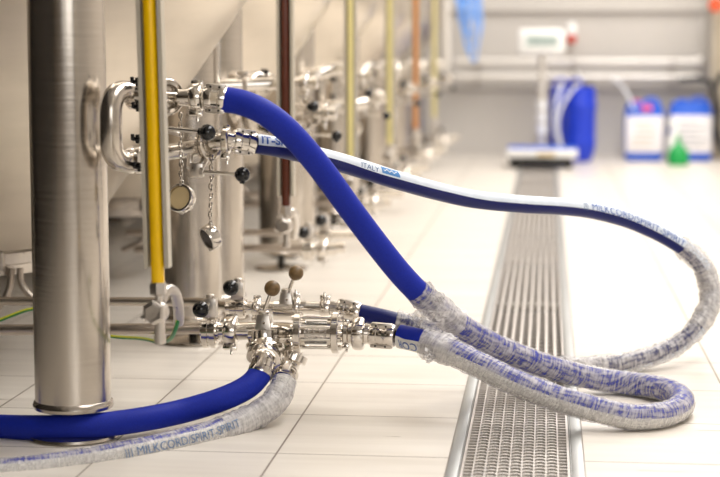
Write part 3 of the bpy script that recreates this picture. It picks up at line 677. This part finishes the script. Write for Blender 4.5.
def coupling(parent, c, ax, r, L, label=None):
    """crimped two-bolt shell at a hose end"""
    ax = Vector(ax).normalized(); c = Vector(c); b = B()
    lathe(b, [(-.016, 0), (-.016, r * .72), (0, r * .72), (0, r * 1.0), (.004, r * 1.08), (L * .3, r * 1.08), (L * .33, r * 1.02), (L * .62, r * 1.02), (L * .66, r * 1.08), (L - .004, r * 1.08), (L, r * 1.0), (L, r * .6)], c, ax, 36)
    o = build('coupling', b, M['steel'], parent, label)
    n_ = Vector((0, 0, 1)); n_ = (n_ - ax * n_.dot(ax)).normalized(); sd = ax.cross(n_)
    if sd.y > 0: sd = -sd
    rot = Matrix((ax, sd, n_)).transposed(); b = B()
    b.free()
    for s in (-1, 1):
        b = B(); q = c + ax * L * .5 + sd * r * .3 + n_ * s * r * .98
        box(b, q, (L * .86, r * .7, r * .42), rot, .0025)
        for u in (.3, .7):
            q = c + ax * L * u + sd * r * .64 + n_ * s * r * .95; lathe(b, [(-.001, 0), (-.001, .0042), (.003, .0042), (.003, 0)], q, sd, 6)
        build('clamp_jaw', b, M['cast'], o)
        for u in (.3, .7):
            b = B(); q = c + ax * L * u + sd * (r * .64 + .003) + n_ * s * r * .95; lathe(b, [(-.0005, 0), (-.0005, .0024), (.0006, .0024), (.0006, 0)], q, sd, 10); build('bolt', b, M['blackr'], o, 'dark bolt socket')
    return o
def flap(parent, pts, wid, name, seed, m='film2'):
    """loose crumpled end of film"""
    b = B(); uvl = b.loops.layers.uv.new('UVMap'); path = catmull(pts, 6); rows = []
    for i, p in enumerate(path):
        t = (path[min(i + 1, len(path) - 1)] - path[max(i - 1, 0)]).normalized(); sd = t.cross(Vector((0, 1, .2))).normalized(); row = []
        for j in range(9):
            u = (j / 8 - .5) * wid * (1 - .4 * i / len(path)); nz = mnoise.noise_vector(Vector((i * .5 + seed, j * .7, seed))) * .006
            row.append(b.verts.new(p + sd * u + Vector((0, .004 * math.sin(j * 1.7 + i), 0)) + nz))
        rows.append(row)
    for i in range(len(rows) - 1):
        for j in range(8):
            f = b.faces.new((rows[i][j], rows[i][j + 1], rows[i + 1][j + 1], rows[i + 1][j]))
            for lp, (a, c) in zip(f.loops, ((i, j), (i, j + 1), (i + 1, j + 1), (i + 1, j))): lp[uvl].uv = (a * .006 + seed, c * .3)
    o = build(name, b, M[m], parent)
    return o

RH = .0262
# hose 1: upper coupling -> down right -> floor loop -> back to the front low coupling
h1 = [(224, 99.5, 3.42), (240, 102, 3.42), (262, 111, 3.42), (285, 128, 3.44), (304, 148, 3.46), (325, 174, 3.49), (350, 208.5, 3.53), (376, 243, 3.57), (400, 273, 3.61), (418, 292, 3.64), (436, 307.5, 3.67), (460, 325.5, 3.72), (489, 343, 3.78), (512, 353.5, 3.82), (534, 362, 3.86), (556, 369, 3.90), (579, 375, 3.935), (602, 379.5, 3.955), (625, 383, 3.95), (647, 386, 3.92), (665, 390, 3.87), (677, 395, 3.81), (682, 402, 3.74), (678, 409, 3.675), (665, 414.5, 3.62), (648, 417, 3.585), (632, 417.5, 3.575), (612, 413.5, 3.57), (590, 408, 3.57), (552, 396.5, 3.56), (512, 381, 3.56), (476, 363.5, 3.57), (447, 350, 3.59), (420, 341, 3.62), (406, 337.6, 3.645), (400, 336.5, 3.65)]
t1 = thing('brewery_hose', P(224, 99.5, 3.42), 'thick plain blue hose from the upper coupling, film-wrapped where it loops back on the floor', 'hose')
S1 = [(0, (0, 1, .3)), (.42, (0, 1, .1)), (.52, (-.2, .6, .8)), (.60, (.2, .1, -1)), (.68, (.5, -.4, -.8)), (.76, (0, -.62, -.8)), (1, (0, -.72, -.72))]
H1 = Hose([P(*p) for p in h1], S1); H1.sg = -1
H1.skin('rubber_hose', RH, [M['blue'], M['cream']], 1.02, t1)
w0 = H1.near(415, 289); w1 = H1.near(426, 341)
H1.film('plastic_wrap', RH + .0018, w0, w1, M['film'], t1, .0022, 3.1, 'crinkled clear plastic film')
H1.film('plastic_wrap', RH + .0035, w0 + .015, w0 + .14, M['film2'], t1, .006, 1.1, 'bunched cloudy film')
H1.film('plastic_wrap', RH + .0035, H1.near(452, 352), w1 + .002, M['film2'], t1, .006, 5.1, 'bunched cloudy film')
flap(t1, [P(446, 320, 3.64), P(432, 318, 3.62), P(421, 315, 3.6), P(414, 322, 3.6)], .042, 'film_tail', 4.2)
flap(t1, [P(432, 352, 3.57), P(428, 357, 3.56), P(425, 361, 3.56)], .03, 'film_tail', 7.7)
flap(t1, [P(434, 300, 3.62), P(437, 297, 3.62), P(443, 301, 3.62)], .03, 'film_tail', 9.7)
coupling(t1, P(205, 97.8, Yu), P(225, 99, 3.42) - P(205, 97.8, Yu), mm(12.4, Yu), .046)
coupling(t1, P(370, 334, Ym), P(400, 336.5, 3.65) - P(370, 334, Ym), mm(10.8, Ym), .056)
dS = H1.near(394, 336)

# hose 2: lower coupling -> long striped span -> wrapped loop -> rear low coupling
R2 = .0208
h2 = [(255, 143.5, 3.46), (272, 146, 3.48), (300, 152.5, 3.54), (345, 164, 3.65), (393, 179, 3.75), (434, 190.5, 3.85), (472, 199, 3.95), (519, 204, 4.05), (560, 206.5, 4.14), (592, 210.5, 4.22), (628, 220, 4.3), (652, 230, 4.34), (672, 240.5, 4.37), (690, 253, 4.39), (704, 270, 4.4), (710.5, 290, 4.4), (707, 311, 4.38), (694, 331, 4.35), (676, 346, 4.32), (652, 356.5, 4.27), (623, 363.5, 4.21), (600, 366.5, 4.18), (579, 368, 4.13), (552, 367, 4.07), (520, 362.5, 3.99), (484, 352, 3.93), (448, 338, 3.90), (418, 327.5, 3.87), (395, 321, 3.86), (372, 315.5, 3.86), (360, 313, 3.86)]
t2 = thing('brewery_hose', P(255, 143.5, 3.46), 'navy hose with pale printed stripe, arcing right and back to the rear low coupling', 'hose')
S2 = [(0, (0, -.72, .7)), (.30, (0, -.66, .75)), (.44, (.3, -.55, .78)), (.54, (.8, -.4, .4)), (.66, (.6, -.1, -.9)), (.8, (0, .6, -.8)), (1, (0, .8, -.6))]
H2 = Hose([P(*p) for p in h2], S2); H2.sg = -1
H2.skin('rubber_hose', R2, [M['navy'], M['stripe']], .86, t2)
wa = H2.near(681, 246); wb = H2.near(396, 322)
H2.film('plastic_wrap', R2 + .003, wa, wb, M['film'], t2, .0055, 8.8, 'crinkled clear plastic film')
H2.film('plastic_wrap', R2 + .0045, H2.near(704, 268), H2.near(697, 328), M['film2'], t2, .005, 2.5, 'bunched cloudy film')
H2.film('plastic_wrap', R2 + .0045, H2.near(604, 366), H2.near(560, 368), M['film2'], t2, .005, 12.5, 'bunched cloudy film')
coupling(t2, P(233, 140.5, Yl), P(256, 143.5, 3.46) - P(233, 140.5, Yl), mm(11, Yl), .046)
coupling(t2, P(337, 309, Yk), P(360, 313, 3.86) - P(337, 309, Yk), mm(10, Yk), .054)
H2.text('IT-SPIRIT', H2.near(257, 143.5), .25, .024, R2, M['ink'], t2, label='blue printed letters', bold=.03)
H2.text('ITALY', H2.near(354, 166.5), .5, .0165, R2, M['ink2'], t2, label='small slate printed word', stretch=1.25)
H2.text('|||', H2.near(578, 209), .42, .023, R2, M['ink2'], t2, label='three printed bars')
H2.text('MILKCORD/SPIRIT-SPIRIT', H2.near(585, 209.5), .42, .0245, R2, M['ink'], t2, label='blue printed name', bold=0, stretch=1.2)
# small logo plate on the stripe
d0 = H2.near(375, 173.5); d1 = H2.near(393, 179); b = B(); g = [[b.verts.new(H2.at(d0 + (d1 - d0) * (i / 8) + .003 * (j / 4), -.12 + .8 * j / 4, R2 + .0005)) for j in range(5)] for i in range(9)]
for i in range(8):
    for j in range(4): b.faces.new((g[i][j], g[i + 1][j], g[i + 1][j + 1], g[i][j + 1]))
build('logo_plate', b, M['logo'], t2, 'small mid-blue logo patch')
b = B(); g = []
for i in range(13):
    dd = d0 + (d1 - d0) * (.12 + .75 * i / 12); a = .28 + .13 * math.sin(i * 1.5); g.append([b.verts.new(H2.at(dd, a + e, R2 + .0009)) for e in (-.06, .06)])
for i in range(12): b.faces.new((g[i][0], g[i + 1][0], g[i + 1][1], g[i][1]))
build('logo_mark', b, M['stripe'], t2, 'pale wavy mark on the logo patch')

# hose 3: plain blue on the floor
h3 = [(259.5, 374.5, 3.56), (253, 382.5, 3.54), (241.7, 390.5, 3.52), (217, 401, 3.49), (183, 411, 3.46), (142, 419.5, 3.40), (96, 425.5, 3.352), (60, 427.3, 3.342), (25, 427.5, 3.355), (-10, 426.5, 3.38), (-60, 424, 3.40), (-120, 420, 3.44)]
h3 = [(x, y, min(Y, (1700 * (.8 - RH - .001)) / max(y - 50, 1))) if x > 200 else (x, y, Y) for x, y, Y in h3]
t3 = thing('brewery_hose', P(262, 376, 3.56), 'plain blue hose curving left along the floor past the foreground leg foot', 'hose')
H3 = Hose([P(*p) for p in h3], [(0, (0, 1, 0)), (1, (0, 1, 0))]); H3.skin('rubber_hose', RH - .0005, [M['blue'], M['cream']], 0, t3)
coupling(t3, P(265, 357, Ym - .075), P(259, 376, 3.555) - P(265, 357, Ym - .075), mm(11.6, Ym), .046)
# hose 4: wrapped, cream stripe
h4 = [(284, 380, 3.58), (280, 394, 3.555), (270, 406, 3.53), (250, 418.5, 3.50), (217, 431.5, 3.43), (179, 442, 3.345), (137, 451.5, 3.265), (83, 462, 3.185), (33, 469, 3.13), (0, 472.5, 3.105), (-40, 476, 3.08), (-100, 480, 3.05)]
t4 = thing('brewery_hose', P(284, 380, 3.58), 'film-wrapped hose with pale printed side, lowest in the left foreground', 'hose')
H4 = Hose([P(*p) for p in h4], [(0, (.3, -.9, 0)), (.3, (0, -1, -.08)), (1, (0, -1, -.12))]); H4.sg = -1
H4.skin('rubber_hose', RH - .0008, [M['blue'], M['cream']], 1.0, t4)
H4.film('plastic_wrap', RH + .0012, .0, H4.L - .01, M['film'], t4, .0014, 21.3, 'crinkled clear plastic film')
H4.film('plastic_wrap', RH + .0024, .025, .21, M['film2'], t4, .003, 31.3, 'cloudy film')
coupling(t4, P(287, 372, 3.61), P(284, 380, 3.58) - P(288, 370, 3.61), mm(11.5, Ym), .03)
# text of hose 4 reads left to right in the photo, against the hose's own direction
H4.text('||| MILKCORD/SPIRIT-SPIRIT', H4.near(118, 455.5), .42, .0245, RH + .0036, M['ink2'], t4, flip=-1, label='slate blue printed name seen through film', bold=0)
H1.text('MILKCOR', H1.L - .126, .42, .027, RH + .0003, M['ink'], t1, flip=1, label='blue printed name, upside down', bold=0)

# ------------------------------------------------------------------ earth cable
cb = thing('earth_cable', P(60, 330, 3.95), 'green and yellow earth cable looping behind the amber gauge valve', 'cable')
pts = [P(-20, 326, 3.9), P(0, 320, 3.9), P(33, 309, 3.9), P(60, 312, 3.92), P(85, 330, 3.92), P(110, 336, 3.9), P(140, 338.5, 3.8), P(163, 342, 3.5), P(174, 333, 3.3), P(178, 318, 3.25), P(178, 303, 3.26), P(174, 296, 3.3)]
b = B(); tube(b, catmull(pts, 8), .0042, 12); build('green_core', b, M['gcab'], cb)
b = B(); tube(b, [p + Vector((-.001, -.0028, .0022)) for p in catmull(pts, 8)], .0024, 8); build('yellow_stripe', b, M['yellow'], cb, 'yellow stripe of the cable')

# ------------------------------------------------------------------ far end of the room
def hpipe(x0, x1, y, r, lab, Y=12.85):
    o = thing('wall_pipe', P(x0, y, Y), lab, 'pipe'); b = B()
    p0 = P(x0, y, Y); p1 = P(x1, y, Y); p1.z = p0.z; rod(b, p0, p1, r, 24); build('pipe_run', b, M['wpipe'], o)
    b = B()
    for f in (.1, .5, .9):
        c = p0.lerp(p1, f); box(b, c + Vector((0, .06, 0)), (.03, .12, .03)); torus(b, c, XA, r * 1.05, .006, 20, 6)
    build('pipe_bracket', b, M['cast'], o); return o, p0, p1
o, a0, a1 = hpipe(455, 698, 61.5, mm(3.2, 12.85), 'upper pale horizontal pipe along the far wall')
b = B(); lathe(b, [(-.03, 0), (-.03, .03), (.02, .042), (.05, .03), (.06, 0)], a1, XA, 24); build('end_flange', b, M['wpipe'], o, 'bright round end flange')
hpipe(455, 698, 77, mm(3.4, 12.85), 'lower pale horizontal pipe along the far wall')
pipe_thing('wall_pipe', [P(704, 12, 12.9), P(704, 58, 12.9)], mm(1.8, 12.9), 'thin vertical pale pipe at the right end of the far wall', 'pipe', 'wpipe')

# platform scale
Ys = 11.55
sc = thing('platform_scale', P(541, 168, Ys), 'white platform scale with display on a post, standing over the far drain end', 'scale')
b = B(); p = P(542, 158, Ys); w = mm(70, Ys); box(b, (p.x, Ys + .16, .105), (w, .36, .06), bev=.008); build('platform', b, M['white'], sc)
b = B(); box(b, (p.x, Ys + .16, .138), (w * .97, .34, .006)); build('platform_top', b, M['jblue'], sc, 'thin blue-edged weighing plate')
b = B(); box(b, (p.x - .02, Ys + .04, .045), (w * .84, .1, .055), bev=.004)
for s in (-1, 1):
    for y in (.03, .30): rod(b, (p.x + s * w * .38, Ys + y, .0), (p.x + s * w * .38, Ys + y, .08), .022, 16)
build('base', b, M['blackr'], sc, 'black base skirt and feet')
b = B(); box(b, (P(546, 157, Ys).x, Ys - .021, .1), (.12, .003, .03)); build('front_sticker', b, M['beige'], sc, 'pale orange sticker')
b = B(); q = P(541.5, 100, Ys); rod(b, (q.x, Ys + .30, .13), (q.x, Ys + .30, P(541, 55, Ys + .3).z + .02), mm(3.6, Ys), 20); build('post', b, M['wpipe'], sc)
b = B()
for y in (105, 117, 129):
    lathe(b, [(-.03, 0), (-.03, .036), (.03, .036), (.03, 0)], P(541.5, y, Ys + .30), (0, 0, 1), 20)
build('post_collar', b, M['white'], sc)
b = B(); c = P(542, 41.5, Ys + .25); box(b, c, (mm(47, Ys), .09, mm(25, Ys)), bev=.02); ind = build('display_housing', b, M['white'], sc)
b = B(); box(b, c + Vector((0, -.046, .005)), (mm(32, Ys), .004, mm(11, Ys))); build('lcd_window', b, M['lcd'], ind, 'grey-green display window')
b = B()
for i in range(6):
    for j in (0, 1): box(b, c + Vector((-.07 + i * .028, -.0485, .012 - .02 * j)), (.014, .001, .010))
build('display_digits', b, M['lcdtxt'], ind)
# red/white beacon
bc = thing('warning_beacon', P(571, 40, 12.95), 'small red and white beacon on the far wall beside the scale display', 'beacon')
b = B(); c = P(571.5, 35, 12.9); lathe(b, [(-.06, 0), (-.06, .03), (-.02, .038), (.0, .038), (0, 0)], c, (0, 0, 1), 24); box(b, c + Vector((0, .06, -.03)), (.03, .1, .02)); build('red_lens', b, M['red'], bc)
b = B(); lathe(b, [(0, 0), (0, .036), (.075, .034), (.095, .02), (.095, 0)], c, (0, 0, 1), 24); build('white_cap', b, M['white'], bc)

# blue drums
def drum(px0, px1, py0, py1, Y, lab):
    base = P((px0 + px1) / 2, py1, Y); r = mm((px1 - px0) / 2, Y); h = P((px0 + px1) / 2, py0, Y).z / .975; o = thing('plastic_drum', (base.x, Y, 0), lab, 'drum', 'blue drums at the far wall')
    b = B(); lathe(b, [(0, 0), (0, r * .6), (h * .03, r * .78), (h * .14, r * .95), (h * .2, r * .97), (h * .22, r), (h * .27, r), (h * .29, r * .97), (h * .68, r * .99), (h * .7, r * 1.02), (h * .75, r * 1.02), (h * .77, r * .98), (h * .9, r * .96), (h * .96, r * .9), (h * .97, r * .8), (h * .95, r * .75), (h * .95, 0)], (base.x, Y, .0), (0, 0, 1), 48); build('barrel_body', b, M['dblue'], o)
    b = B(); lathe(b, [(h * .95, 0), (h * .95, .035), (h * 1.0, .035), (h * 1.0, 0)], (base.x + r * .45, Y - r * .3, 0), (0, 0, 1), 20); build('bung', b, M['black'], o, 'black screw bung')
    b = B(); torus(b, (base.x - r * .3, Y, h * .98), (0, 1, 0), .05, .009, 20, 8); build('handle', b, M['dblue'], o)
    return o
drum(549, 581, 86, 152, 12.75 , 'dark blue plastic drum, left and partly hidden of the two by the far wall')
drum(564, 595, 86.5, 157, 12.35, 'bright blue plastic drum with black bung, right and front of the two')
pipe_thing('filling_tube', [P(562, 84, 12.3), P(557, 100, 12.15), P(555, 125, 12.1), P(560, 146, 12.1), P(572, 150, 12.12)], .012, 'milky tube hanging in front of the two blue drums', 'tube', 'tubew')
pipe_thing('filling_tube', [P(577, 86, 12.3), P(568, 96, 12.15), P(560, 112, 12.1), P(558, 130, 12.08), P(562, 147, 12.05)], .010, 'second milky tube bending down from the right drum lid', 'tube', 'tubew')
pipe_thing('filling_tube', [P(576, 72, 12.8), P(580, 80, 12.5), P(581, 87, 12.36)], .012, 'short milky tube from wall pipe to the right drum', 'tube', 'tubew')
# canisters
def canister(px0, px1, py0, Y, lab, pink):
    x0 = P(px0, 158, Y).x; x1 = P(px1, 158, Y).x; h = P(0, py0, Y).z; cx = (x0 + x1) / 2; w = x1 - x0; d = .24
    o = thing('canister', (cx, Y + d / 2, 0), lab, 'canister', 'canisters at the far wall')
    b = B(); box(b, (cx, Y + d / 2, h * .44), (w, d, h * .88), bev=.03); box(b, (cx, Y + d / 2, h * .9), (w * .9, d * .85, h * .12), bev=.02)
    body = build('can_body', b, M['jblue'], o)
    b = B(); box(b, (cx, Y - .003, h * .44), (w * .96, .008, h * .60), bev=.002); lb = build('label_sheet', b, M['label'], o, 'large white label')
    b = B(); rod(b, (cx - w * .2, Y + .1, h * .93), (cx - w * .2, Y + .1, h * 1.0), .035, 20); build('screw_cap', b, M['pink' if pink else 'jblue'], o, 'pink cap' if pink else None)
    b = B(); tube(b, catmull([(cx, Y + d * .5, h * .93), (cx + w * .08, Y + d * .5, h * 1.0), (cx + w * .3, Y + d * .5, h * 1.0), (cx + w * .38, Y + d * .5, h * .93)], 5), .014, 12); build('handle', b, M['jblue'], o)
    if pink:
        b = B(); box(b, (cx + w * .05, Y - .004, h * .87), (w * .28, .008, h * .10), bev=.002); build('pink_sticker', b, M['pink'], o, 'pink sticker')
    b = B()
    for i in range(5): box(b, (cx + random.uniform(-.02, .02), Y - .0078, h * (.62 - .09 * i)), (w * random.uniform(.4, .7), .001, h * .018))
    build('label_print', b, M['lcdtxt' if not pink else 'beige'], o)
    return o
canister(625, 663, 98, 12.45, 'blue canister with white label and pink sticker, left of the two', True)
canister(669.5, 712, 97, 12.45, 'blue canister with white label, right one beside the wall end', False)
pipe_thing('suction_tube', [P(612, 78, 12.7), P(620, 84, 12.62), P(628, 95, 12.55), P(634, 110, 12.42)], .010, 'thin white tube leading into the left canister', 'tube', 'tubew')
# bottles
bt = thing('spray_bottle', P(678, 163, 12.05), 'small green bottle standing before the right canister', 'bottle')
c = P(678, 163, 12.05); b = B(); lathe(b, [(0, 0), (0, .068), (.02, .074), (.09, .072), (.13, .045), (.155, .02), (.185, .018), (.185, 0)], (c.x, 12.05, .0), (0, 0, 1), 28); build('bottle_body', b, M['green'], bt)
b = B(); lathe(b, [(.18, 0), (.18, .014), (.21, .014), (.215, .008), (.215, 0)], (c.x, 12.05, 0), (0, 0, 1), 20); build('cap', b, M['green'], bt)
bt = thing('spray_bottle', P(674, 156, 12.25), 'white pump bottle between the two canisters behind the green bottle', 'bottle')
c = P(674.5, 156, 12.25); b = B(); lathe(b, [(0, 0), (0, .05), (.18, .05), (.23, .02), (.26, .018), (.26, 0)], (c.x, 12.25, 0), (0, 0, 1), 28); build('bottle_body', b, M['white'], bt)
b = B(); box(b, (c.x - .01, 12.25, .285), (.07, .025, .05), bev=.005); build('trigger_head', b, M['white'], bt)

# light blue tubing coil hanging at the end of the row
cl = thing('tubing_coil', P(462, 0, 11.6), 'hanging loops of light blue tubing beside the white vertical pipe', 'tubing')
b = B(); random.seed(11)
for i in range(7):
    x0 = 454 + i * 1.5; x1 = 463 + i * 2.6; dp = (8, 34, 20, 52, 30, 60, 44)[i]; Y = 11.62 + .03 * i
    pts = [P(x0, -50, Y), P(x0 + 1.5, -15, Y), P(x0 + 4, dp * .6, Y - .03), P((x0 + x1) / 2 + 5, dp + 2, Y - .04), P(x1 + 3, dp * .6, Y - .02), P(x1 + 1, -15, Y), P(x1, -50, Y)]
    tube(b, catmull(pts, 8), .0075, 8)
build('tube_loops', b, M['cyan'], cl)
b = B(); c = P(459, -55, 11.6); box(b, (c.x, 11.6, c.z + .01), (.16, .24, .03), bev=.004); rod(b, (c.x, 11.6, c.z), (c.x, 13, c.z), .015, 12); build('hook', b, M['cast'], cl)

# right end of far wall: cabinet edge, fire-red valve, black cables
cb = thing('door_post', P(716, 160, 12.6), 'beige upright post closing the far wall at the right picture edge', 'post')
xx = P(707, 100, 12.7).x; b = B(); box(b, (xx + .19, 12.78, 1.3), (.34, .2, 2.6), bev=.006); build('post_body', b, M['frame'], cb)
b = B(); box(b, (xx + .024, 12.67, 1.3), (.012, .02, 2.6)); build('edge_strip', b, M['cast'], cb)
fv = thing('red_valve', P(715, 5, 12.5), 'orange-red handwheel valve at the top right corner', 'valve')
b = B(); c = P(716, 5, 12.55); torus(b, c, (0, 1, .1), .04, .012, 24, 10); rod(b, c, c + Vector((0, .1, 0)), .01, 10); rod(b, c + Vector((-.04, 0, 0)), c + Vector((.04, 0, 0)), .008, 10); rod(b, c + Vector((0, 0, -.04)), c + Vector((0, 0, .04)), .008, 10); ball(b, c, .018, 16); build('handwheel', b, M['redor'], fv)
pipe_thing('black_hose', [P(680, 80, 12.6), P(700, 79, 12.5), P(711, 84, 12.5), P(715, 98, 12.45), P(717, 125, 12.45), P(722, 150, 12.5)], .018, 'black hose drooping beside the right canister', 'hose', 'blackr')
pipe_thing('black_hose', [P(722, 74, 12.5), P(714, 90, 12.42), P(718, 110, 12.4), P(716, 135, 12.4), P(724, 152, 12.4)], .022, 'thicker black hose at the right picture edge', 'hose', 'blackr')

# strip lights added above the frame, to be mirrored in the steel
for i, y in enumerate((2.0, 5.0, 8.0, 11.0)):
    t = thing('added_strip_light', (-1.0, y, WZ - .06), f'added unseen white strip light above the tanks, number {i + 1} from the camera wall', 'lamp', 'added strip lights above the tanks')
    t['label'] = f'added unseen white strip light above the tanks, {ORD[i]} from the camera'
    b = B(); box(b, (-1.0, y, WZ - .03), (.2, 1.6, .06), bev=.005); build('lamp_housing', b, M['white'], t)
    b = B(); box(b, (-1.0, y, WZ - .065), (.16, 1.5, .012)); build('diffuser', b, M['lamp'], t)
for o in COL.objects:
    if 'org' in o.keys(): del o['org']
